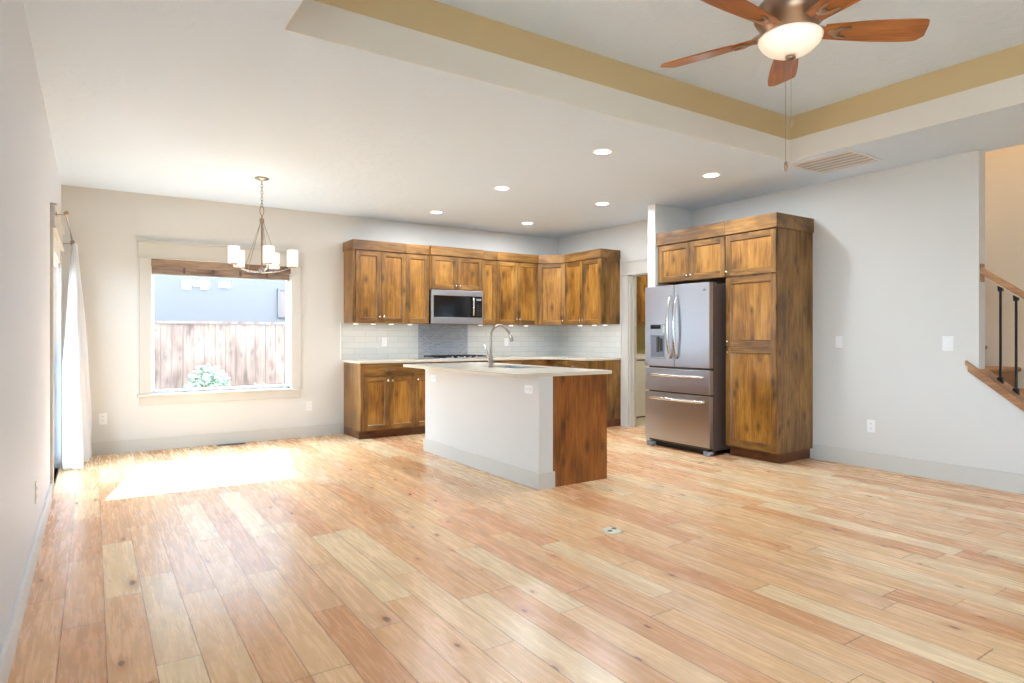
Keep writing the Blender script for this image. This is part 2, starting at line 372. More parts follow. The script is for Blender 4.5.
# unseen overhangs added to block sky light at the back window and sliding door
struct('sky_block_eave', MB().box(XL-T, 8.2, YB+T, YB+T+.45, H+.05, H+.25), 'wall')
struct('sky_block_patio_roof', MB().box(-3.6, XL-T, 3.4, YB+T+.45, H-.1, H+.1).box(-3.6, -3.4, 3.4, 3.6, -.4, H-.1).box(-3.6, -3.4, 8.1, 8.3, -.4, H-.1), 'wall')
# baseboards
def bb(name, mb, mat='trim'): struct(name, mb, mat, .003)
bb('baseboard_back', MB().box(XL, 2.60, YB-.015, YB, 0, .135))
bb('baseboard_left', MB().box(XL, XL+.015, YF, 5.77, 0, .135).box(XL, XL+.015, 7.31, YB-.015, 0, .135), 'lowtrim')
bb('baseboard_right', MB().box(XR-.015, XR, 1.05, 3.585, 0, .15))
bb('baseboard_front', MB().box(XL+.015, XR+T, YF, YF+.015, 0, .135))
bb('baseboard_stub', MB().box(5.355, 5.37, 5.115, 5.225, 0, .14).box(5.355, XR, 5.225, 5.24, 0, .14))

# ------------------------------------------------------------------ window_1
w = thing('window_1', None, None, (0, 0, 0), kind='structure')
y = YB
MB().box(WX0-.11, WX0, y-.02, y, WZ0-.02, WZ1).box(WX1, WX1+.11, y-.02, y, WZ0-.02, WZ1).box(WX0-.115, WX1+.115, y-.024, y, WZ1, WZ1+.165).build('casing', 'trim', w, .002)
MB().box(WX0-.13, WX1+.13, y-.04, y, WZ1+.165, WZ1+.185).box(WX0-.125, WX1+.125, y-.034, y, WZ1-.004, WZ1+.012).build('casing_cap', 'trim', w, .002)
MB().box(WX0-.13, WX1+.13, y-.045, y+.08, WZ0-.03, WZ0).build('sill', 'trim', w, .003)
MB().box(WX0-.11, WX1+.11, y-.02, y, WZ0-.115, WZ0-.03).build('apron', 'trim', w, .002)
f = MB(); a, b = .035, .05
f.box(WX0, WX0+a, y+.06, y+.12, WZ0, WZ1).box(WX1-a, WX1, y+.06, y+.12, WZ0, WZ1).box(WX0+a, WX1-a, y+.06, y+.12, WZ0, WZ0+a).box(WX0+a, WX1-a, y+.06, y+.12, WZ1-a, WZ1)
f.build('window_frame', 'vinyl', w, .003)
MB().box(WX0+a, WX1-a, y+.088, y+.093, WZ0+a, WZ1-a).build('glass_pane', 'glass', w)
MB().box(WX0+.037, WX0+.05, y+.05, y+.06, 1.28, 1.30).box(WX0+.037, WX0+.05, y+.05, y+.06, 1.05, 1.07).build('latch', 'slot', w)
# window behind the camera
w = thing('window_2', None, None, kind='structure')
MB().box(XL-.1, XL-.04, LW0, LW0+.05, .3, 2.2).box(XL-.1, XL-.04, LW1-.05, LW1, .3, 2.2).box(XL-.1, XL-.04, LW0, LW1, .3, .35).box(XL-.1, XL-.04, LW0, LW1, 2.15, 2.2).build('window_frame', 'vinyl', w)
MB().box(XL-.072, XL-.068, LW0+.05, LW1-.05, .35, 2.15).build('glass_pane', 'glass', w)

# ------------------------------------------------------------------ door_1: patio door
d = thing('door_1', None, None, kind='structure')
MB().box(XL, XL+.018, DY0-.11, DY0, 0, DZ).box(XL, XL+.02, DY1, DY1+.11, 0, DZ).box(XL, XL+.028, DY0-.11, DY1+.11, DZ, DZ+.16).build('casing', 'trim', d, .002)
MB().box(XL, XL+.042, DY0-.125, DY1+.125, DZ+.16, DZ+.18).box(XL, XL+.038, DY0-.12, DY1+.12, DZ-.004, DZ+.012).build('casing_cap', 'trim', d, .002)
x = XL-.10
MB().box(x, x+.07, DY0, DY0+.05, 0, DZ).box(x, x+.07, DY1-.05, DY1, 0, DZ).box(x, x+.07, DY0, DY1, DZ-.05, DZ).box(x, x+.07, DY0, DY1, 0, .04).build('door_frame', 'vinyl', d, .003)
ym = (DY0+DY1)/2
MB().box(x+.035, x+.06, ym-.04, ym+.04, .04, DZ-.05).box(x+.035, x+.06, DY0+.05, DY0+.12, .04, DZ-.05).box(x+.035, x+.06, DY1-.12, DY1-.05, .04, DZ-.05).box(x+.035, x+.06, DY0, DY1, .04, .13).box(x+.035, x+.06, DY0, DY1, DZ-.12, DZ-.05).build('sash', 'vinyl', d, .002)
MB().box(x+.045, x+.05, DY0+.12, DY1-.12, .13, DZ-.12).build('glass_pane', 'glass', d)
MB().box(x+.06, x+.075, DY0+.07, DY0+.095, .95, 1.15).build('handle', 'chrome', d)
# blind headrail in the door opening
v = thing('door_blind', 'white blind valance at the top of the patio door', 'blind', (XL, DY0, DZ))
MB().box(-.03, .012, .01, DY1-DY0-.01, -.13, -.006).build('valance', 'vinyl', v, .003)
MB().box(-.03, .0, .02, DY1-DY0-.02, -.17, -.13).build('blind_stack', 'vinyl', v, .003)

# ------------------------------------------------------------------ door_2: laundry doorway
d = thing('door_2', None, None, kind='structure')
MB().box(XR-.02, XR, LY1, LY1+.115, 0, 2.05).box(XR-.02, XR, LY0-.1, LY0, 0, 2.05).box(XR-.024, XR, LY0-.11, LY1+.12, 2.05, 2.215).build('casing', 'trim', d, .002)
MB().box(XR-.04, XR, LY0-.12, LY1+.13, 2.215, 2.235).box(XR-.034, XR, LY0-.115, LY1+.125, 2.046, 2.062).build('casing_cap', 'trim', d, .002)
MB().box(XR, XR+RT, LY1-.018, LY1, 0, 2.05).box(XR, XR+RT, LY0, LY0+.018, 0, 2.05).box(XR, XR+RT, LY0, LY1, 2.032, 2.05).box(XR+.05, XR+.085, LY1-.03, LY1-.018, 0, 2.03).build('door_jamb', 'trim', d, .001)

# ================================================================== CABINETS (local: width +x, wall at y=0, front towards -y)
def knob(parent, x, yf, z, axis='-y'):
    return MB().lathe([(.005, 0), (.005, .012), (.013, .016), (.0155, .022), (.013, .029), (.0, .031)], (x, yf, z), axis, 14).build('knob', 'chrome', parent)
def pull(parent, x0, x1, yf, z):
    m = MB().box(x0, x0+.008, yf-.028, yf, z-.005, z+.005).box(x1-.008, x1, yf-.028, yf, z-.005, z+.005).box(x0-.01, x1+.01, yf-.034, yf-.026, z-.006, z+.006)
    return m.build('handle', 'chrome', parent, .002)
def shaker(parent, x0, x1, z0, z1, yf, kx=None, kz=None, name='door', st=.055):
    g = .002; x0 += g; x1 -= g; z0 += g; z1 -= g; t = .02; b = .010
    m = MB()
    m.box(x0, x0+st, yf-t, yf, z0, z1, 0).box(x1-st, x1, yf-t, yf, z0, z1, 0)
    m.box(x0+st, x1-st, yf-t, yf, z0, z0+st, 1).box(x0+st, x1-st, yf-t, yf, z1-st, z1, 1)
    m.box(x0+st, x1-st, yf-t+.012, yf-.001, z0+st, z1-st, 2)
    A = [(x0+st, z0+st), (x1-st, z0+st), (x1-st, z1-st), (x0+st, z1-st)]
    B = [(x0+st+b, z0+st+b), (x1-st-b, z0+st+b), (x1-st-b, z1-st-b), (x0+st+b, z1-st-b)]
    for i in range(4):
        j = (i+1) % 4
        m._add([(A[i][0], yf-t+.001, A[i][1]), (A[j][0], yf-t+.001, A[j][1]), (B[j][0], yf-t+.0118, B[j][1]), (B[i][0], yf-t+.0118, B[i][1])], [(0, 1, 2, 3)], 1 if i % 2 == 0 else 0)
    o = m.build(name, ['wv', 'wh', 'wp'], parent, fix=False)
    if kx is not None: knob(o, kx, yf-t, kz)
    return o
def slab(parent, x0, x1, z0, z1, yf, has=True):
    o = MB().box(x0+.002, x1-.002, yf-.02, yf, z0+.002, z1-.002).build('drawer', 'wh', parent, .002)
    if has:
        xm = (x0+x1)/2; pull(o, xm-.05, xm+.05, yf-.02, (z0+z1)/2)
    return o
UD, CT, DT, UB = .33, 2.40, 2.28, 1.39
def crown(parent, x0, x1, d, z0=DT, z1=CT, ends=(1, 1), y1=0):
    MB().box(x0-.012*ends[0], x1+.012*ends[1], -d-.034, y1, z0, z1).build('crown_molding', 'wh', parent, .003)
def upper(label, loc, rz, wid, doors, d=UD, z0=UB, group=None, ends=(0, 0), kn=None, kz=.075):
    t = thing('wall_cabinet', label, 'cabinet', loc, rz, group)
    MB().box(0, wid, -d, -.001, z0, DT).build('body', 'wv', t, .001)
    n = len(doors)-1
    for i in range(n):
        kx = None
        if kn and kn[i]: kx = doors[i+1]-.028 if kn[i] == 'r' else doors[i]+.028
        shaker(t, doors[i], doors[i+1], z0, DT-.005, -d, kx, z0+kz)
    crown(t, 0, wid, d, ends=ends)
    return t
upper('tall golden alder double wall cabinet at the left end, next to the window wall', (2.62, YB, 0), 0, .69, [.035, .36, .69], ends=(1, 0), kn=['r', 'l'])
upper('narrow single-door alder wall cabinet just left of the microwave', (3.31, YB, 0), 0, .325, [0, .325], kn=[None])
upper('short double-door alder cabinet directly above the microwave', (3.637, YB, 0), 0, .789, [0.01, .395, .779], d=.37, z0=1.84, ends=(0, 0), kn=['r', 'l'], kz=.05)
upper('narrow single-door alder wall cabinet just right of the microwave', (4.428, YB, 0), 0, .245, [0, .245], kn=['l'])
upper('tall double-door alder wall cabinet between the narrow one and the corner', (4.675, YB, 0), 0, .72, [0, .35, .70], kn=['r', 'l'])
# diagonal corner
t = thing('corner_cabinet', 'diagonal single-door alder wall cabinet in the corner of the kitchen', 'cabinet', (XR, YB, 0))
cp = [(-.001, -.001), (-.613, -.001), (-.613, -UD), (-UD, -.62), (-.001, -.62)]
MB().prism(cp, 'z', UB, DT).build('body', 'wv', t, .001)
a0 = Vector((-.613, -UD, 0)); a1 = Vector((-UD, -.62, 0)); L = (a1-a0).length; ang = math.atan2((a1-a0).y, (a1-a0).x)
dr = shaker(t, .008, L-.008, UB, DT-.005, 0, L-.04, UB+.06); dr.location = a0; dr.rotation_euler = (0, 0, ang)
k = .034; n = Vector(((a1-a0).y, -(a1-a0).x, 0)).normalized()*k
MB().prism([(-.001, -.001), (-.613, -.001), (-.613, -UD-k), (a0+n)[:2], (a1+n)[:2], (-UD-k, -.62), (-.001, -.62)], 'z', DT, CT).build('crown_molding', 'wh', t)
upper('double-door alder wall cabinet on the right-hand kitchen wall beside the laundry doorway', (XR, YB-.622, 0), -PI/2, .77, [0, .385, .77], ends=(0, 1), kn=['r', 'l'], kz=.06)

# base cabinets
BD, BH = .60, .90
def base(label, loc, rz, wid, build, ends=(0, 0), name='base_cabinet'):
    t = thing(name, label, 'cabinet', loc, rz)
    MB().box(0, wid, -BD, -.001, .10, BH).build('body', 'wv', t, .001)
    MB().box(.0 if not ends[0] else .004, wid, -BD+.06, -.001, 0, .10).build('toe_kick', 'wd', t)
    build(t); return t
def bd1(t):
    slab(t, .025, .69, .745, .885, -BD)
    shaker(t, .025, .357, .105, .74, -BD, .357-.03, .69); shaker(t, .357, .69, .105, .74, -BD, .387, .69)
base('alder base cabinet with one wide drawer over two doors, left end under the counter', (2.62, YB, 0), 0, .69, bd1, (1, 0))
def bd2(t):
    slab(t, 0, .325, .745, .885, -BD, True); shaker(t, 0, .325, .105, .74, -BD, .03, .69)
base('narrow alder base cabinet with one drawer and door, left of the cooktop', (3.312, YB, 0), 0, .325, bd2)
def bd3(t):
    slab(t, 0, .785, .745, .885, -BD, False); slab(t, 0, .785, .43, .74, -BD); slab(t, 0, .785, .105, .425, -BD)
base('wide alder drawer base cabinet below the gas cooktop', (3.64, YB, 0), 0, .785, bd3)
def bd4(t):
    slab(t, 0, .48, .745, .885, -BD); slab(t, .48, .96, .745, .885, -BD)
    shaker(t, 0, .48, .105, .74, -BD, .45, .69); shaker(t, .48, .96, .105, .74, -BD, .51, .69)
base('alder base cabinet along the back wall, from the cooktop to the corner', (4.428, YB, 0), 0, .975, bd4)
t = thing('corner_base_cabinet', 'blind alder base cabinet in the corner below the right-hand counter', 'cabinet', (XR, YB, 0), -PI/2)
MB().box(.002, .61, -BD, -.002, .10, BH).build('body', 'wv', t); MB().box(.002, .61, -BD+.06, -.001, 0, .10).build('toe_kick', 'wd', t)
def bd5(t):
    for i in range(2): slab(t, i*.39+.005, i*.39+.39, .745, .885, -BD); shaker(t, i*.39+.005, i*.39+.39, .105, .74, -BD, .36+i*.07, .69)
base('alder base cabinet on the right-hand wall, its end panel facing the laundry doorway', (XR, YB-.612, 0), -PI/2, .795, bd5)

# counters
t = thing('kitchen_countertop', 'L-shaped pale quartz counter running along the back and right kitchen walls', 'countertop')
cy = YB-.635; cx = XR-.635; ye = YB-1.425
MB().prism([(2.60, YB-.002), (2.60, cy), (cx-.18, cy), (cx, cy-.18), (cx, ye), (XR-.002, ye), (XR-.002, YB-.002)], 'z', BH, .93).build('slab', 'counter', t, .004)
# backsplash
t = thing('tile_backsplash', 'glossy white subway tile backsplash with a grey mosaic panel behind the cooktop', 'backsplash')
MB().box(2.585, 3.64, YB-.010, YB-.001, .93, UB).box(4.40, XR-.011, YB-.010, YB-.001, .93, UB).build('subway_tile', 'tile', t)
MB().box(3.64, 4.40, YB-.012, YB-.001, .93, 1.389).build('mosaic_panel', 'hexa', t)
MB().box(XR-.010, XR-.001, ye, YB-.001, .93, UB).build('subway_tile', 'tile', t)
MB().box(2.573, 2.585, YB-.012, YB-.001, .93, UB).build('edge_trim', 'vinyl', t)

# microwave
t = thing('microwave', 'stainless over-the-range microwave with a black glass door', 'microwave', (3.643, YB, UB), 0)
wM = .777; hM = .445; dM = .40
MB().box(0, wM, -dM+.03, -.013, 0, hM).build('case', 'black', t, .002)
m = MB().box(0, wM, -dM, -dM+.029, hM-.075, hM-.002, 0).box(0, wM, -dM, -dM+.029, .0, .085, 0).box(0, .035, -dM, -dM+.029, .085, hM-.075, 0).box(wM-.012, wM, -dM, -dM+.029, .085, hM-.075, 0)
m.build('door', 'steelh', t, .003)
MB().box(.035, wM-.15, -dM+.002, -dM+.028, .086, hM-.076).build('door_glass', 'black', t, .002)
cpn = MB().box(wM-.148, wM-.013, -dM+.002, -dM+.028, .086, hM-.076).build('control_panel', 'black', t, .002)
MB().box(wM-.105, wM-.03, -dM, -dM+.001, hM-.13, hM-.105).build('display', 'grey', cpn)
bt = MB()
for i in range(5):
    for j in range(3): bt.box(wM-.10+j*.026, wM-.085+j*.026, -dM+.0005, -dM+.0018, .115+i*.03, .13+i*.03)
bt.build('keypad', 'slot', cpn)
MB().tube([(wM-.165, -dM, .11), (wM-.165, -dM-.035, .12), (wM-.165, -dM-.035, hM-.10), (wM-.165, -dM, hM-.09)], .012, 10).build('handle', 'chrome', t)
MB().box(.05, wM-.05, -dM+.06, -.1, -.004, -.0005).build('grease_filter', 'steeld', t)

# cooktop
t = thing('gas_cooktop', 'stainless gas cooktop with black cast iron grates on the back counter', 'cooktop', (3.66, YB-.60, .93))
MB().box(0, .76, .02, .53, .0005, .012).build('cooktop_plate', 'steelh', t, .003)
for i in range(3):
    g = MB(); x0 = .02+i*.242; x1 = x0+.236
    g.box(x0, x1, .05, .062, .024, .040).box(x0, x1, .488, .50, .024, .040).box(x0, x0+.012, .05, .50, .024, .040).box(x1-.012, x1, .05, .50, .024, .040)
    xm = (x0+x1)/2
    for q in (.165, .385): g.box(x0, x1, q-.005, q+.005, .026, .042)
    g.box(xm-.005, xm+.005, .05, .50, .026, .042)
    for (px, py) in ((x0, .05), (x1-.012, .05), (x0, .488), (x1-.012, .488)): g.box(px, px+.012, py, py+.012, .012, .026)
    g.build('grate', 'blackm', t)
for (bx, by, r) in ((.14, .165, .035), (.14, .385, .03), (.38, .27, .05), (.62, .165, .03), (.62, .385, .035)):
    MB().lathe([(r+.012, .0122), (r+.01, .018), (r, .02), (r, .026), (.0, .027)], (bx, by, 0), 'z', 18).build('burner', 'blackm', t)
for i in range(5):
    MB().lathe([(.019, .0122), (.018, .03), (.014, .034), (0, .034)], (.2+i*.09, .035, 0), 'z', 14).build('knob', 'chrome', t)

# ------------------------------------------------------------------ under cabinet lights
pk0 = None
for i, (px, py, ls) in enumerate([(2.72, 7.6, 'leftmost'), (2.95, 7.6, 'second from the left'), (3.19, 7.6, 'third from the left'), (3.45, 7.6, 'fourth from the left, beside the microwave'),
                              (4.52, 7.6, 'first one right of the microwave'), (4.80, 7.6, 'second one right of the microwave'), (5.03, 7.6, 'third one right of the microwave'), (5.30, 7.6, 'last one on the back wall before the corner'),
                              (5.85, 7.03, 'first one on the right-hand wall after the corner'), (5.85, 6.71, 'second one on the right-hand wall'), (5.85, 6.48, 'last one on the right-hand wall nearest the doorway')]):
    lb = 'light strip under wall cabinets, '+ls
    if pk0 is None:
        pk0 = thing('cabinet_light', lb, 'light', (px, py, UB), 0, 'under-cabinet lights')
        MB().box(-.03, .03, -.02, .02, -.014, -.0005).build('housing', 'white', pk0, .003)
        MB().box(-.026, .026, -.016, .016, -.017, -.0142).build('lens', 'puck', pk0); p = pk0
    else:
        p = copy_tree(pk0); p.location = (px, py, UB); p['label'] = lb
        if i > 7: p.rotation_euler = (0, 0, PI/2)
    area('cabinet_light_lamp', (px, py+.0, UB-.022), .05, .15, (1, .95, .88))

# ------------------------------------------------------------------ fridge wall
FX = XR-5.40   # cabinet depth
t = thing('pantry_cabinet', 'tall alder pantry cabinet with three stacked doors, right of the fridge', 'cabinet', (XR, 4.17, 0), -PI/2)
pw = .58
MB().box(0, pw, -FX+.02, -.001, .10, DT-.02).build('body', 'wv', t, .001)
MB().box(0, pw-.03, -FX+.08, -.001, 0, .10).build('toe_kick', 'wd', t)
shaker(t, .004, pw-.004, .115, 1.115, -FX+.02, .035, 1.06); shaker(t, .004, pw-.004, 1.12, 1.815, -FX+.02, .035, 1.17); shaker(t, .004, pw-.004, 1.835, DT-.03, -FX+.02, .03, 1.88)
MB().box(0, pw+.014, -FX-.014, -.001, DT-.02, CT).build('crown_molding', 'wh', t, .003)
t = thing('fridge_top_cabinet', 'short double-door alder cabinet above the refrigerator', 'cabinet', (XR, 5.108, 0), -PI/2)
fw = .935
MB().box(0, fw, -FX+.02, -.001, 1.83, DT-.02).build('body', 'wv', t, .001)
shaker(t, .02, .475, 1.835, DT-.03, -FX+.02, .445, 1.885); shaker(t, .475, .93, 1.835, DT-.03, -FX+.02, .505, 1.885)
MB().box(0, fw-.001, -FX-.014, -.001, DT-.02, CT).build('crown_molding', 'wh', t, .003)

# fridge : local width +x (world -Y), front -y (world -X)
t = thing('refrigerator', 'stainless french-door refrigerator with two bottom drawers and ice dispenser', 'refrigerator', (XR, 5.105, 0), -PI/2)
rw = .90; fd = XR-5.195; hd = .065
yb = -fd+hd
MB().box(.004, rw-.004, yb+.006, -.03, .05, 1.755).build('case', 'steeld', t, .004)
def rdoor(x0, x1, z0, z1, name, crv=.012):
    m = MB(); n = 8; xs = [x0+(x1-x0)*i/n for i in range(n+1)]
    poly = [(x, -fd+crv*.5*(2*(x-rw/2)/rw)**2) for x in xs]+[(x1, yb), (x0, yb)]
    m.prism(poly, 'z', z0, z1); return m.build(name, 'steel', t, .005)
xs = .435
dl = rdoor(.002, xs-.003, .895, 1.775, 'door'); drr = rdoor(xs+.003, rw-.002, .895, 1.775, 'door')
d1 = rdoor(.002, rw-.002, .625, .872, 'drawer'); d2 = rdoor(.002, rw-.002, .085, .605, 'drawer')
def vhandle(o, x, z0, z1):
    pts = []; rr = []
    for i in range(13):
        s = i/12; pts.append((x, -fd-.006-.052*math.sin(PI*s)**.6, z0+(z1-z0)*s)); rr.append(.012+.006*math.sin(PI*s))
    MB().tube(pts, rr, 12, flat=1.0).build('handle', 'chrome', o)
vhandle(dl, xs-.045, .985, 1.66); vhandle(drr, xs+.045, .985, 1.66)
def hhandle(o, z):
    pts = []; rr = []
    for i in range(15):
        s = i/14; pts.append((.06+(rw-.12)*s, -fd-.0-.048*math.sin(PI*s)**.45, z)); rr.append(.014+.003*math.sin(PI*s))
    MB().tube(pts, rr, 12).build('handle', 'chrome', o)
hhandle(d1, .80); hhandle(d2, .545)
dp = MB().box(.09, .10, -fd-.004, -fd+.05, .99, 1.24).box(.30, .31, -fd-.004, -fd+.05, .99, 1.24).box(.09, .31, -fd-.004, -fd+.05, .975, .99).box(.10, .30, -fd+.0015, -fd+.01, .99, 1.24).build('dispenser', 'grey', dl, .001)
MB().box(.103, .297, -fd-.0005, -fd+.0012, .995, 1.235).build('dispenser_recess', plain('dispenser_recess', srgb(120, 124, 132), .35, .4), dl)
MB().box(.09, .31, -fd-.006, -fd+.005, 1.24, 1.36).build('dispenser_panel', 'grey', dl, .002)
MB().box(.10, .25, -fd-.008, -fd-.006, 1.305, 1.35).build('dispenser_display', 'black', dl)
MB().box(.19, .225, -fd-.012, -fd-.0006, 1.05, 1.22).box(.245, .27, -fd-.012, -fd-.0006, 1.06, 1.2).build('dispenser_paddle', 'slot', dl, .002)
MB().box(.28, .308, -fd-.009, -fd-.006, 1.26, 1.34).build('dispenser_button', plain('soft_green', srgb(190, 205, 190), .4), dl)
m = MB()
for i in range(3): m.lathe([(.012, 0), (.012, .002), (0, .002)], (.82+i*.012, -fd+.006, 1.70), '-y', 10)
m.build('emblem', plain('emblem_grey', srgb(160, 162, 168), .4, .6), drr)
MB().box(.03, .12, yb+.01, yb+.09, 1.755, 1.78).build('hinge_cover', 'steeld', t, .003); MB().box(rw-.12, rw-.03, yb+.01, yb+.09, 1.755, 1.78).build('hinge_cover', 'steeld', t, .003)
MB().box(.05, rw-.05, yb+.02, yb+.06, .005, .05).build('toe_grille', 'blackm', t)
for xx in (.015, rw-.095): MB().box(xx, xx+.08, -fd+.02, -fd+.10, .0, .045).build('foot', 'steeld' if 0 else 'grey', t, .004)

# ------------------------------------------------------------------ island
IX0, IX1, IY0, IY1 = 2.96, 3.68, 4.06, 6.13
t = thing('kitchen_island', 'kitchen island with a white half wall side and a reddish wood end panel', 'island', (IX0, IY0, 0))
iw = IX1-IX0; il = IY1-IY0
MB().box(0, .138, 0, il, 0, BH).build('half_wall', 'wall', t, .002)
MB().box(-.015, 0, -.015, il+.015, 0, .13).box(0, .15, -.015, 0, 0, .13).box(0, .138, il, il+.015, 0, .13).build('baseboard', 'trim', t, .002)
MB().box(.139, iw, .0, il, .0, BH).build('end_panel', 'wend', t, .001)
isl = t
bk = thing('door_run', None, None); D.objects.remove(bk)
for i in range(4):
    # doors on the kitchen side, facing +X
    x0 = .02+i*.51
    o = shaker(t, x0, x0+.505, .115, .86, 0, x0+(.47 if i % 2 == 0 else .035), .79); o.rotation_euler = (0, 0, PI/2); o.location = (iw, 0, 0)
SK = (3.20, 3.60, 4.72, 5.45)   # sink cutout
t = thing('island_countertop', 'pale quartz slab overhanging the kitchen island', 'countertop', (0, 0, 0))
X0, X1, Y0, Y1 = 2.72, 3.71, 4.03, 6.16
cr = .06; m = MB()
arc = [(X0+cr-cr*math.cos(a*PI/12), Y0+cr-cr*math.sin(a*PI/12)) for a in range(7)]
m.prism(arc+[(X1, Y0), (X1, SK[2]), (X0, SK[2])], 'z', BH+.0005, .93)
m.prism([(X0, SK[3]), (X1, SK[3]), (X1, Y1), (X0, Y1)], 'z', BH+.0005, .93)
m.box(X0, SK[0], SK[2], SK[3], BH+.0005, .93).box(SK[1], X1, SK[2], SK[3], BH+.0005, .93)
m.build('slab', 'counter', t)
t = thing('kitchen_sink', 'stainless undermount sink in the island counter beside the faucet', 'sink', ((SK[0]+SK[1])/2, (SK[2]+SK[3])/2, .70))
sx = (SK[1]-SK[0])/2-.001; sy = (SK[3]-SK[2])/2-.001
MB().box(-sx, sx, -sy, sy, 0, .006).box(-sx, -sx+.006, -sy, sy, 0, .215).box(sx-.006, sx, -sy, sy, 0, .215).box(-sx, sx, -sy, -sy+.006, 0, .215).box(-sx, sx, sy-.006, sy, 0, .215).build('basin', 'steelh', t)
MB().lathe([(.04, .0062), (.038, .009), (.0, .008)], (0, 0, 0), 'z', 18).build('drain', 'chrome', t)
# carve the island body for the sink: rebuild with a pocket
for ch in list(isl.children):
    if ch.name.startswith('end_panel'):
        D.objects.remove(ch)
a0, a1, b0, b1 = SK[0]-IX0-.002, SK[1]-IX0+.002, SK[2]-IY0-.002, SK[3]-IY0+.002
MB().box(.139, iw, 0, b0, 0, BH).box(.139, iw, b1, il, 0, BH).box(.139, a0, b0, b1, 0, BH).box(a1, iw, b0, b1, 0, BH).box(a0, a1, b0, b1, 0, .68).build('cabinet_body', 'wend', isl)
# faucet
t = thing('kitchen_faucet', 'tall brushed nickel gooseneck faucet on the island counter', 'faucet', (3.12, 5.05, .9305))
MB().lathe([(.030, 0), (.030, .006), (.024, .012), (.022, .10), (.019, .12), (.0, .122)], (0, 0, 0), 'z', 20).build('base', 'nickel', t)
pts = [(0, 0, .05), (0, 0, .20), (0, 0, .285)]+[(.1-.1*math.cos(a*PI/10), 0, .29+.108*math.sin(a*PI/10)) for a in range(1, 9)]
pts += [(.205, 0, .33), (.218, 0, .30)]
MB().tube(pts, .0125, 14).build('spout', 'nickel', t)
MB().tube([(.207, 0, .325), (.222, 0, .29), (.236, 0, .245)], [.014, .018, .019], 14).build('spray_head', 'chrome', t)
MB().tube([(-.012, 0, .07), (-.045, 0, .13), (-.06, 0, .17), (-.075, 0, .235)], [.012, .014, .011, .006], 12).build('handle', 'chrome', t)

# ------------------------------------------------------------------ outlets & switches
def plate(name, label, loc, rz, kind='outlet', w=.07, h=.115, lie=False):
    t = thing(name, label, 'switch' if kind == 'switch' else 'outlet', loc, rz)
    if lie: w, h = h, w
    MB().box(-w/2, w/2, -.006, -.0005, -h/2, h/2).build('cover_plate', 'white', t, .002)
    if kind == 'switch': MB().box(-.017, .017, -.010, -.0061, -.033, .033).build('rocker', 'white', t, .002)
    else:
        for s in (-1, 1):
            dx, dz = (s*.022, 0) if lie else (0, s*.022)
            r = MB().box(-.016+dx, .016+dx, -.008, -.0061, -.014+dz, .014+dz).build('socket', 'white', t, .002)
            MB().box(-.007+dx, -.005+dx, -.0086, -.0081, -.004+dz, .008+dz).box(.005+dx, .007+dx, -.0086, -.0081, -.004+dz, .008+dz).build('socket_slot', 'slot', r)
    return t
plate('wall_outlet', 'white outlet on the window wall just right of the curtain', (.085, YB, .37), 0)
plate('wall_outlet', 'white outlet on the window wall, right of the window near the cabinets', (2.19, YB, .375), 0)
plate('wall_outlet', 'white outlet on the backsplash tile left of the cooktop', (3.156, YB-.010, 1.15), 0)
plate('wall_outlet', 'white outlet on the backsplash tile right of the faucet', (5.05, YB-.010, 1.14), 0)
plate('wall_outlet', 'white outlet low on the plain wall right of the pantry', (XR, 3.02, .39), -PI/2)
plate('light_switch', 'white rocker switch on the wall beside the pantry cabinet', (XR, 3.32, 1.168), -PI/2, 'switch')
t = plate('light_switch', 'wider white rocker switch on the wall near the stair opening', (XR, 2.39, 1.16), -PI/2, 'switch', .085, .125)
plate('wall_outlet', 'white outlet on the left wall near the camera', (XL, 4.35, .36), PI/2)
plate('wall_outlet', 'outlet at the far end of the white island side, under the counter', (IX0, 5.93, .785), -PI/2, lie=True)
plate('wall_outlet', 'outlet at the near end of the white island side, under the counter', (IX0, 4.20, .79), -PI/2, lie=True)
t = thing('floor_outlet', 'round almond floor outlet with two holes set in the wood floor', 'outlet', (2.711, 2.944, 0))
MB().lathe([(.062, .0005), (.062, .004), (.055, .008), (0, .009)], (0, 0, 0), 'z', 32).build('cover_ring', 'almond', t)
for s in (-1, 1):
    MB().lathe([(.017, .0086), (.016, .0105), (0, .0105)], (.027*s, .012*s, 0), 'z', 16).build('outlet_hole', 'slot', t)
def register(label, loc, rz, L, w, nm='floor_vent'):
    t = thing(nm, label, 'vent', loc, rz)
    MB().box(-L/2, L/2, -w/2, w/2, .0005, .003).build('frame', 'register', t)
    m = MB(); n = int(L/.012)
    for i in range(n): m.box(-L/2+.01+i*(L-.02)/n, -L/2+.016+i*(L-.02)/n, -w/2+.008, w/2-.008, .003, .004)
    m.build('louvers', 'blackm', t)
register('brown floor vent at the foot of the wall under the window', (1.30, YB-.075, 0), 0, .30, .10)
register('dark slotted floor vent on the floor beside the island end panel', (4.05, 4.60, 0), math.radians(0), .25, .04)

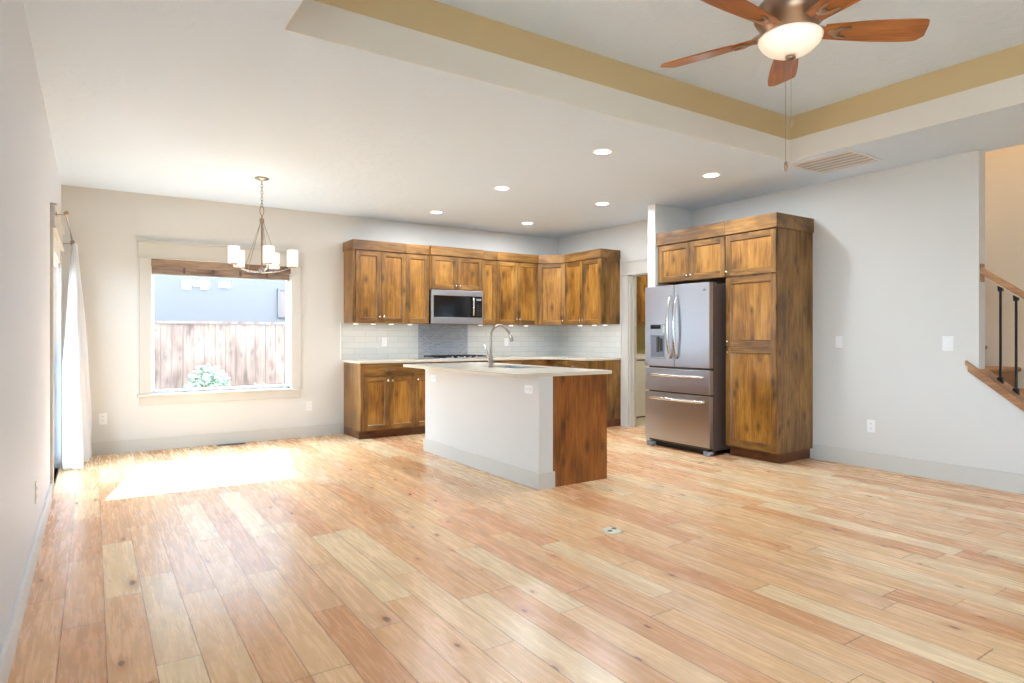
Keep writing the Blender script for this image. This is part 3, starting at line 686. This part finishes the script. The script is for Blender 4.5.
# ------------------------------------------------------------------ ceiling fixtures
rl = None
for (px, py, ls) in ((3.49, 3.90, 'nearest the camera in the left row'), (3.49, 5.43, 'middle one of the left row'), (3.49, 6.92, 'farthest one of the left row'),
                     (4.85, 3.90, 'nearest one of the right row, in front of the pantry'), (4.85, 5.43, 'middle one of the right row'), (4.85, 6.92, 'farthest one of the right row, near the kitchen corner')):
    lb = 'round recessed ceiling light, '+ls
    if rl is None:
        rl = thing('recessed_light', lb, 'ceiling light', (px, py, H), 0, 'recessed ceiling lights')
        m = MB(); m.lathe([(.066, -.006), (.085, -.004), (.088, -.0005)], (0, 0, 0), 'z', 32); m.f = m.f[:-2]; m.m = m.m[:-2]; m.sm = m.sm[:-2]
        m.build('trim_ring', 'white', rl, fix=False)
        MB().lathe([(.0, -.0055), (.066, -.0055), (.066, -.001)], (0, 0, 0), 'z', 32).build('lens', 'can', rl); p = rl
    else: p = copy_tree(rl); p.location = (px, py, H); p['label'] = lb
    area('recessed_lamp', (px, py, H-.012), .13, 14, (.86, .93, 1))
# vent
t = thing('ceiling_vent', 'white rectangular louvered return vent on the ceiling beside the tray', 'vent', (5.375, 3.01, H))
MB().box(-.27, .27, -.27, -.25, -.012, -.0005).box(-.27, .27, .25, .27, -.012, -.0005).box(-.27, -.25, -.25, .25, -.012, -.0005).box(.25, .27, -.25, .25, -.012, -.0005).build('frame', 'ventw', t, .002)
MB().box(-.25, .25, -.25, .25, -.004, -.0005).build('recess', 'ventd', t)
m = MB()
for i in range(6):
    x = -.21+i*.084; m.prism([(x-.03, -.0115), (x+.022, -.006), (x+.022, -.004), (x-.03, -.0095)], 'y', -.25, .25)
m.build('louvers', 'ventw', t)

# ------------------------------------------------------------------ ceiling fan
FXc, FYc = 2.820, 1.80
t = thing('ceiling_fan', 'five-blade wooden ceiling fan with a bronze body and frosted glass bowl light', 'ceiling fan', (FXc, FYc, TZ2))
ZB = 2.70-TZ2
MB().lathe([(.075, -.0005), (.072, -.03), (.05, -.06), (.018, -.07), (.0, -.07)], (0, 0, 0), 'z', 28).build('canopy', 'bronze', t)
MB().tube([(0, 0, -.06), (0, 0, -.24)], .013, 12).build('downrod', 'bronze', t)
MB().lathe([(.0, -.225), (.04, -.23), (.06, -.25), (.10, -.27), (.15, -.30), (.165, -.33), (.165, -.36), (.15, -.385), (.13, -.40), (.115, -.44), (.09, -.455), (0, -.455)], (0, 0, 0), 'z', 40).build('motor_housing', 'bronze', t)
MB().lathe([(.0, -.445), (.105, -.445), (.118, -.452), (.118, -.462), (.10, -.47), (0, -.47)], (0, 0, 0), 'z', 36).build('light_kit_ring', 'nickel', t)
# bowl: shell
prof = [(.143, -.455), (.147, -.461), (.144, -.474), (.132, -.495), (.108, -.518), (.075, -.536), (.04, -.546), (.0, -.549)]
prof_in = [(r*.96 if r > 0 else 0, z+.006) for r, z in prof[::-1]]
MB().lathe(prof+prof_in[1:] , (0, 0, 0), 'z', 48).build('glass_bowl', 'bowl', t)
MB().lathe([(.0, -.546), (.022, -.549), (.026, -.556), (.02, -.566), (.008, -.574), (.0, -.576)], (0, 0, 0), 'z', 20).build('finial', 'bronze', t)
th0 = .9276   # heading of first blade from +Y clockwise
def blade_outline():
    R0, R1 = .155, .66; n = 22; up = []; dn = []
    for i in range(n+1):
        s = i/n; x = R0+(R1-R0)*s
        wd = .048+.030*math.sin(min(1, s*1.25)*PI/2) - (.006*max(0, s-.8)/.2)
        if s > .93: wd *= math.cos((s-.93)/.07*1.25)**.6
        sk = .0
        up.append((x, wd)); dn.append((x-(.02 if s > .9 else 0)*(s-.9)/.1, -wd))
    return up+dn[::-1]
bo = blade_outline(); first = None
for k in range(5):
    ang = PI/2-(th0+k*2*PI/5)
    if first is None:
        m = MB().prism(bo, 'z', -.004, .004); b = m.build('blade', 'blade', t, .002)
        irn = MB().tube([(.10, 0, .03), (.15, 0, .018), (.20, .0, -.004), (.235, 0, -.009)], [.014, .016, .02, .012], 10, flat=.5)
        irn.tube([(.20, .0, -.008), (.23, .028, -.009), (.275, .034, -.009)], [.01, .009, .007], 8, flat=.6).tube([(.20, .0, -.008), (.23, -.028, -.009), (.275, -.034, -.009)], [.01, .009, .007], 8, flat=.6)
        irn.build('blade_iron', 'bronze', b); first = b
    else:
        b = copy_tree(first, t)
    b.rotation_euler = (math.radians(-12), 0, 0)
    b.rotation_mode = 'XYZ'
    b.matrix_local = Matrix.Translation((0, 0, ZB)) @ Matrix.Rotation(ang, 4, 'Z') @ Matrix.Rotation(math.radians(-13), 4, 'X')
R_ = Vector((math.cos(math.radians(33.62)), -math.sin(math.radians(33.62)), 0))
for (dx, zt, ze) in ((-.022, -.55, -1.10), (.004, -.55, -.88)):
    q = R_*dx
    ch = MB().tube([(q.x, q.y, zt), (q.x, q.y, ze+.04)], .0012, 6).build('pull_chain', 'nickel', t)
    MB().lathe([(0, 0), (.006, .006), (.010, .025), (.007, .045), (0, .052)], (q.x, q.y, ze-.01), 'z', 14).build('pull_knob', 'bronze', ch)
point('fan_bulb', (FXc, FYc, TZ2-.47), 30, (1, .86, .68), .06)

# ------------------------------------------------------------------ chandelier
CX, CY = 1.35, 6.37
t = thing('chandelier', 'brushed nickel five-arm chandelier with frosted square-sided glass shades over the dining area', 'chandelier', (CX, CY, H))
MB().lathe([(.065, -.0005), (.063, -.012), (.02, -.024), (.006, -.03), (0, -.03)], (0, 0, 0), 'z', 28).build('canopy', 'nickel', t)
def link(m, z, h, w, turn, r=.0028):
    pts = []
    for i in range(17):
        a = 2*PI*i/16; x = w*math.cos(a); zz = z+h*math.sin(a)
        pts.append((x, 0, zz) if turn else (0, x, zz))
    m.tube(pts, r, 6, cap=False)
m = MB(); z = -.045
i = 0
while z > -.27: link(m, z, .021, .010, i % 2); z -= .031; i += 1
m.build('chain', 'nickel', t)
m = MB(); link(m, -.315, .045, .018, 1, .004); m.build('loop', 'bronze', t)
MB().lathe([(.0, -.355), (.008, -.36), (.008, -.385), (.022, -.39), (.022, -.425), (.012, -.43), (.009, -.44), (.009, -.87), (.0, -.875)], (0, 0, 0), 'z', 20).build('stem', 'bronze', t)
MB().lathe([(.0, -.86), (.03, -.866), (.034, -.885), (.02, -.90), (.008, -.915), (.0, -.92)], (0, 0, 0), 'z', 20).build('hub', 'nickel', t)
RA = .278; armo = None
for k in range(5):
    ang = PI/2-math.radians(36+72*k)
    if armo is None:
        pts = []
        for i in range(13):
            s = i/12; pts.append((.02+(RA-.0)*s*.93, 0, -.905+.055*s**2.2+.0*s))
        pts += [(RA, 0, -.842)]
        m = MB()
        for (pA, pB) in zip(pts[:-1], pts[1:]): pass
        m.tube(pts, .011, 8, flat=.35)
        a = m.build('arm', 'chrome', t)
        MB().lathe([(.0, -.855), (.034, -.852), (.036, -.845), (.012, -.836), (.012, -.81), (0, -.81)], (RA, 0, 0), 'z', 20).build('shade_holder', 'nickel', a)
        MB().tube([(.014, 0, -.43), (.17, 0, -.872)], .0028, 6).build('support_rod', 'nickel', a)
        sh = MB()
        pr = [(.034, -.845+.008), (.056, -.843+.008), (.057, -.68), (.053, -.68), (.052, -.83), (.034, -.832)]
        sh.lathe([(.03, -.843), (.051, -.843), (.052, -.685), (.048, -.685), (.047, -.837), (.03, -.837)], (RA, 0, 0), 'z', 28)
        sh.f = sh.f[:-2]; sh.m = sh.m[:-2]; sh.sm = sh.sm[:-2]
        sh.build('shade', 'shade', a, fix=True)
        armo = a
    else: a = copy_tree(armo, t)
    a.rotation_euler = (0, 0, ang)
    point('chandelier_bulb', (CX+RA*math.cos(ang), CY+RA*math.sin(ang), H-.76), 1.2, (1, .88, .72), .02)

# ------------------------------------------------------------------ window shade, curtain
t = thing('window_shade', 'brown woven shade rolled up at the top of the window', 'window shade', ((WX0+WX1)/2, YB, WZ1))
hw = (WX1-WX0)/2-.004
MB().box(-hw, hw, .0, .03, -.085, -.001).build('valance', 'bamboo', t, .003)
m = MB()
for i in range(5): m.box(-hw+.006, hw-.006, .032, .050+.002*(i % 2), -.155+i*.03, -.127+i*.03)
m.build('folded_shade', 'bamboo', t, .003)
m = MB()
for q in (-.41, -.12, .17, .46): m.box(q-.012, q+.012, .0305, .0315, -.15, -.085)
m.build('cord_tape', 'register', t)
MB().box(-hw+.006, hw-.006, .032, .046, -.168, -.156).build('bottom_rail', plain('shade_rail', srgb(168, 160, 150), .5), t, .002)
rx = XL+.10; rz = 2.13
t = thing('curtain_rod', 'thin nickel curtain rod with ball ends above the patio door', 'curtain rod', (rx, 5.70, rz))
MB().tube([(0, 0, 0), (0, 1.9, 0)], .008, 12).build('rod', 'nickel', t)
for q in (-.012, 1.912): MB().lathe([(0, -.018), (.012, -.014), (.018, 0), (.012, .014), (0, .018)], (0, q, 0), 'z', 16).build('finial', 'bronze', t)
for q in (.08, 1.84): MB().tube([(0, q, 0), (-.06, q, 0), (-.072 if q<1 else -.099, q, -.0)], .005, 8).lathe([(.02, 0), (.02, .004), (0, .004)], (-.064 if q<1 else -.0995, q, 0), 'x', 14).build('bracket', 'nickel', t)
# curtain
NU, NV = 120, 40; vs = []; fs = []
for j in range(NV+1):
    v = j/NV; z = 2.115-(2.115-.012)*v
    yc0, yc1 = 7.36-.38*min(1, v*1.5), 7.55+.0*v
    amp = .025+.10*min(1, v*1.15)**.9
    xc = rx+.012-.0*v
    for i in range(NU+1):
        u = i/NU; ph = u*6.5*2*PI
        y_ = yc0+(yc1-yc0)*u+.012*math.sin(ph*2+v*2); 
        x_ = xc+(.05*u-.02)*min(1, v*2)+amp*math.sin(ph+.5*math.sin(v*3))*(.45+.4*u+.2*math.sin(u*9+1))+.012*math.sin(ph*3.3+v*3)*min(1, v*2)+.008*math.sin(v*14+u*20)*v
        x_ = max(x_, XL+.022+.01*v)
        vs.append((x_, y_, z+(.01*math.sin(ph) if j == 0 else 0)))
fs = [(j*(NU+1)+i, j*(NU+1)+i+1, (j+1)*(NU+1)+i+1, (j+1)*(NU+1)+i) for j in range(NV) for i in range(NU)]
t = thing('curtain', 'white linen curtain panel gathered at the far side of the patio door', 'curtain', (rx, 7.4, 0))
m = MB(); m._add([(a-rx, b-7.4, c) for a, b, c in vs], fs, 0, True)
m.build('curtain_panel', 'cloth', t, fix=False)
m = MB()
for i in range(7):
    yy = 7.37+i*.028-7.4; pts = [(.017*math.cos(a*PI/8), yy, rz+.017*math.sin(a*PI/8)) for a in range(17)]; m.tube(pts, .0018, 6, cap=False)
m.build('curtain_rings', 'bronze', t)

# ------------------------------------------------------------------ stairs
struct('trim_2', MB().prism([(2.235, cap(2.235)+.0), (2.235, cap(2.235)+.055), (1.05, cap(1.05)+.055), (1.05, cap(1.05)+.0)], 'x', XR-.035, XR-.001)
       .prism([(2.165, cap(2.165)+.0), (2.165, cap(2.165)+.052), (1.05, cap(1.05)+.052), (1.05, cap(1.05)+.0)], 'x', XR-.001, XR+RT+.02)
       .prism([(2.25, cap(2.25)+.04), (2.25, cap(2.25)+.075), (2.165, cap(2.165)+.075), (2.165, cap(2.165)+.04)], 'x', XR-.045, XR-.001)
       .prism([(2.165, cap(2.165)+.052), (2.165, cap(2.165)+.075), (1.05, cap(1.05)+.075), (1.05, cap(1.05)+.052)], 'x', XR-.045, XR+RT+.03), 'bladev', .002)
rail = lambda y: 1.70+(y-2.125)*.77
t = thing('stair_handrail', 'wooden stair handrail sloping down from the wall end', 'handrail', (XR+.06, 2.16, rail(2.16)))
pts = [(0, 0, 0), (0, -1.06, -1.06*.77)]
def railprof(y, z0): return None
m = MB(); pf = [(-.03, .0), (-.034, .02), (-.028, .045), (-.012, .058), (.012, .058), (.028, .045), (.034, .02), (.03, 0)]
m._add([(a, .04, b+.04*.77) for a, b in pf]+[(a, -1.06, b-1.06*.77) for a, b in pf], [list(range(8)), list(range(8, 16))[::-1]]+[(i, 8+i, 8+(i+1) % 8, (i+1) % 8) for i in range(8)])
m.build('rail', 'bladev', t, .002)
MB().box(-.045, .045, .0045, .0065, -.06, .09).build('rosette', 'bladev', t, .002)
bal = None
for i in range(8):
    yy = 2.041-i*.103
    zb = cap(yy)+.077; zt = rail(yy)-.018
    lb = ['black iron baluster nearest the wall end', 'second black iron baluster from the wall end'][i] if i < 2 else 'black iron baluster further down the stair rail, %s from the wall end' % ['third', 'fourth', 'fifth', 'sixth', 'seventh', 'eighth'][i-2]
    if bal is None:
        bal = thing('stair_baluster', lb, 'baluster', (XR+.06, yy, zb), 0, 'iron balusters of the stair rail')
        h = zt-zb
        MB().box(-.0075, .0075, -.0075, .0075, .012, h-.008).build('spindle', 'iron', bal, .001)
        MB().prism([(-.02, -.018), (.02, .014), (.016, .034), (-.016, .034)], 'x', -.018, .018).build('base_shoe', 'iron', bal, .002)
        MB().prism([(-.018, h-.012), (.018, h+.012), (.014, h-.035), (-.014, h-.035)], 'x', -.016, .016).build('top_collar', 'iron', bal, .002); b = bal
    else: b = copy_tree(bal); b.location = (XR+.06, yy, zb); b['label'] = lb
t = thing('staircase', 'carpeted staircase rising behind the sloped half wall', 'stairs', (XR+RT, 0, 0))
m = MB(); n = MB(); wS = SX-XR-RT-.001
for i in range(12):
    z = .19*(i+1); ys = 1.13+.255*i
    if i == 11: ye_ = 4.69
    else: ye_ = ys+.30
    m.box(.001, wS, ys, min(4.69, ys+.9 if i<11 else 4.69), z-.19, z-.04) if False else m.box(.001, wS, ys+.03, 4.69, z-.19, z-.04)
    n.box(.032, wS, ys, ys+.285 if i < 11 else 4.69, z-.04, z)
m.build('risers', 'carpet', t); n.build('treads', 'carpet', t, .015)

t = thing('stair_fill_light', 'unseen round fill light added high in the stairwell', 'ceiling light', (6.5, 2.2, 5.4))  # unseen lamp added to brighten the stair wall
MB().lathe([(.16, -.0005), (.16, -.03), (0, -.04)], (0, 0, 0), 'z', 28).build('lens', 'can', t)
area('stair_fill_lamp', (6.5, 2.2, 5.34), .3, 52, (1, .88, .72))
# ------------------------------------------------------------------ laundry
t = thing('washing_machine', 'white washing machine seen through the laundry doorway', 'washing machine', (6.55, 6.80, .001))
MB().box(0, .69, 0, .66, .02, .93).build('cabinet', 'washer', t, .012)
MB().box(.03, .66, .05, .60, 0, .02).build('feet_base', 'blackm', t)
MB().box(.04, .65, .03, .47, .931, .95).build('lid', 'washer', t, .006)
cpn = MB().prism([(.50, .931), (.54, 1.08), (.65, 1.08), (.65, .931)], 'x', .0, .69).build('control_panel', 'washer', t, .006)
for q in (.10, .22, .50): MB().lathe([(.028, 0), (.026, .02), (.02, .026), (0, .026)], (q, .515, 1.01), '-y', 18).build('dial', 'chrome', cpn)
MB().box(.0, .69, -.004, -.0005, .86, .875).build('front_seam', 'slot', t)
t = thing('laundry_cabinet', 'alder wall cabinet above the washing machine in the laundry', 'cabinet', (6.35, 7.499, 0))
MB().box(0, 1.2, -.33, 0, 1.39, 2.30).build('body', 'wv', t)
for i in range(3): shaker(t, i*.4, i*.4+.4, 1.39, 2.29, -.33)
struct('wall_laundry_side', MB().box(XR+RT, XR+RT+.01, LY1+.001, 7.5, 0, H), 'laundry')
area('laundry_fill_lamp', (7.1, 6.0, H-.02), .3, 14, (1, .93, .8))  # unseen lamp added to brighten the laundry room
t = thing('laundry_fill_light', 'unseen flat round fill light added in the laundry room', 'ceiling light', (7.1, 6.0, H))
MB().lathe([(.16, -.0005), (.16, -.012), (0, -.013)], (0, 0, 0), 'z', 28).build('lens', 'can', t)

# ------------------------------------------------------------------ outdoors
struct('ground', MB().box(-14, 16, YB+T, 16, -.5, -.4).box(-14, XL-T, -12, YB+T, -.5, -.4).box(XL-T, 16, -12, YF-T, -.5, -.4), 'ground')
t = thing('wooden_fence', 'weathered vertical board fence outside the window', 'fence', (0, 10.2, -.4))
m = MB(); x = -9.0
while x < 9:
    m.box(x, x+.136, 0, .018, .03, 1.80+random.uniform(-.012, .008)); x += .142
m.build('boards', 'fence', t)
MB().box(-9, 9, .02, .06, .4, .49).box(-9, 9, .02, .06, 1.5, 1.59).build('rails', 'fence', t)
MB().box(-9, 9, -.02, .07, 1.812, 1.845).build('cap_rail', 'fence', t)
m = MB()
for q in range(-9, 10, 2): m.box(q, q+.09, .061, .15, 0, 1.8)
m.build('posts', 'fence', t)
t = thing('wooden_fence', 'weathered board fence added beyond the patio door to block low sky', 'fence', (-4.4, 0, -.4))  # side fence added to keep low sky light off the curtain
m = MB(); y_ = -2.0
while y_ < 9.85:
    m.box(0, .018, y_, y_+.136, .03, 1.80); y_ += .142
m.build('boards', 'fence', t)
MB().box(-.04, 0, -2, 9.95, .4, .49).box(-.04, 0, -2, 9.95, 1.5, 1.59).build('rails', 'fence', t)
t = thing('neighbor_house', 'pale blue-grey neighboring house behind the fence', 'house', (0, 13, -.4))
MB().box(-6, 9, 0, 5, 0, 4.0).build('wall', 'siding', t)
MB().prism([(-.5, 3.95), (2.5, 4.9), (5.5, 3.95)], 'x', -6.4, 9.4).build('roof', 'roof', t)
for (x0, x1, z0, z1) in ((1.36, 1.50, 2.50, 2.66), (1.54, 1.66, 2.56, 2.66), (1.67, 1.80, 2.50, 2.66), (1.98, 2.18, 2.55, 2.66)):
    wf = MB().box(x0, x1, -.03, -.001, z0, z1).build('white_panel', 'vinyl', t)  # small plain white rectangles on the house wall
wf = MB().box(3.05, 3.09, -.05, -.001, 2.0, 2.58).box(3.31, 3.35, -.05, -.001, 2.0, 2.58).box(3.09, 3.31, -.05, -.001, 2.0, 2.04).box(3.09, 3.31, -.05, -.001, 2.54, 2.58).build('window', 'siding', t)
MB().box(3.09, 3.31, -.02, -.001, 2.04, 2.54).build('pane', 'steeld', wf)
def bush(name, label, x, y, h, w, n):
    t = thing(name, label, 'shrub', (x, y, -.4))
    st = MB()
    for i in range(7): a = i*.9; st.tube([(0, 0, 0), (.3*w*math.cos(a), .3*w*math.sin(a), h*.5), (.6*w*math.cos(a), .6*w*math.sin(a), h*.85)], [.012, .009, .004], 6)
    st.build('stems', 'register', t)
    m = MB()
    for i in range(n):
        a = random.uniform(0, 2*PI); b = math.acos(random.uniform(-.5, 1)); r = random.uniform(.6, 1)
        c = Vector((w*r*math.sin(b)*math.cos(a), w*r*math.sin(b)*math.sin(a), h*.55+h*.45*r*math.cos(b)))
        s = random.uniform(.025, .05); d1 = Vector([random.gauss(0, 1) for _ in range(3)]).normalized(); d2 = d1.orthogonal().normalized()*.5
        m._add([c-d1*s, c+d2*s, c+d1*s, c-d2*s], [(0, 1, 2, 3)])
    m.build('foliage', 'leaf', t, fix=False)
bush('garden_shrub', 'pale green leafy shrub in front of the fence outside the window', 1.28, 9.3, 1.26, .34, 1500)
bush('garden_shrub', 'low pale plant at the lower left of the window view', .60, 9.5, .98, .22, 300)
bush('garden_shrub', 'low pale plant right of the leafy shrub outside the window', 2.0, 9.5, .98, .28, 400)
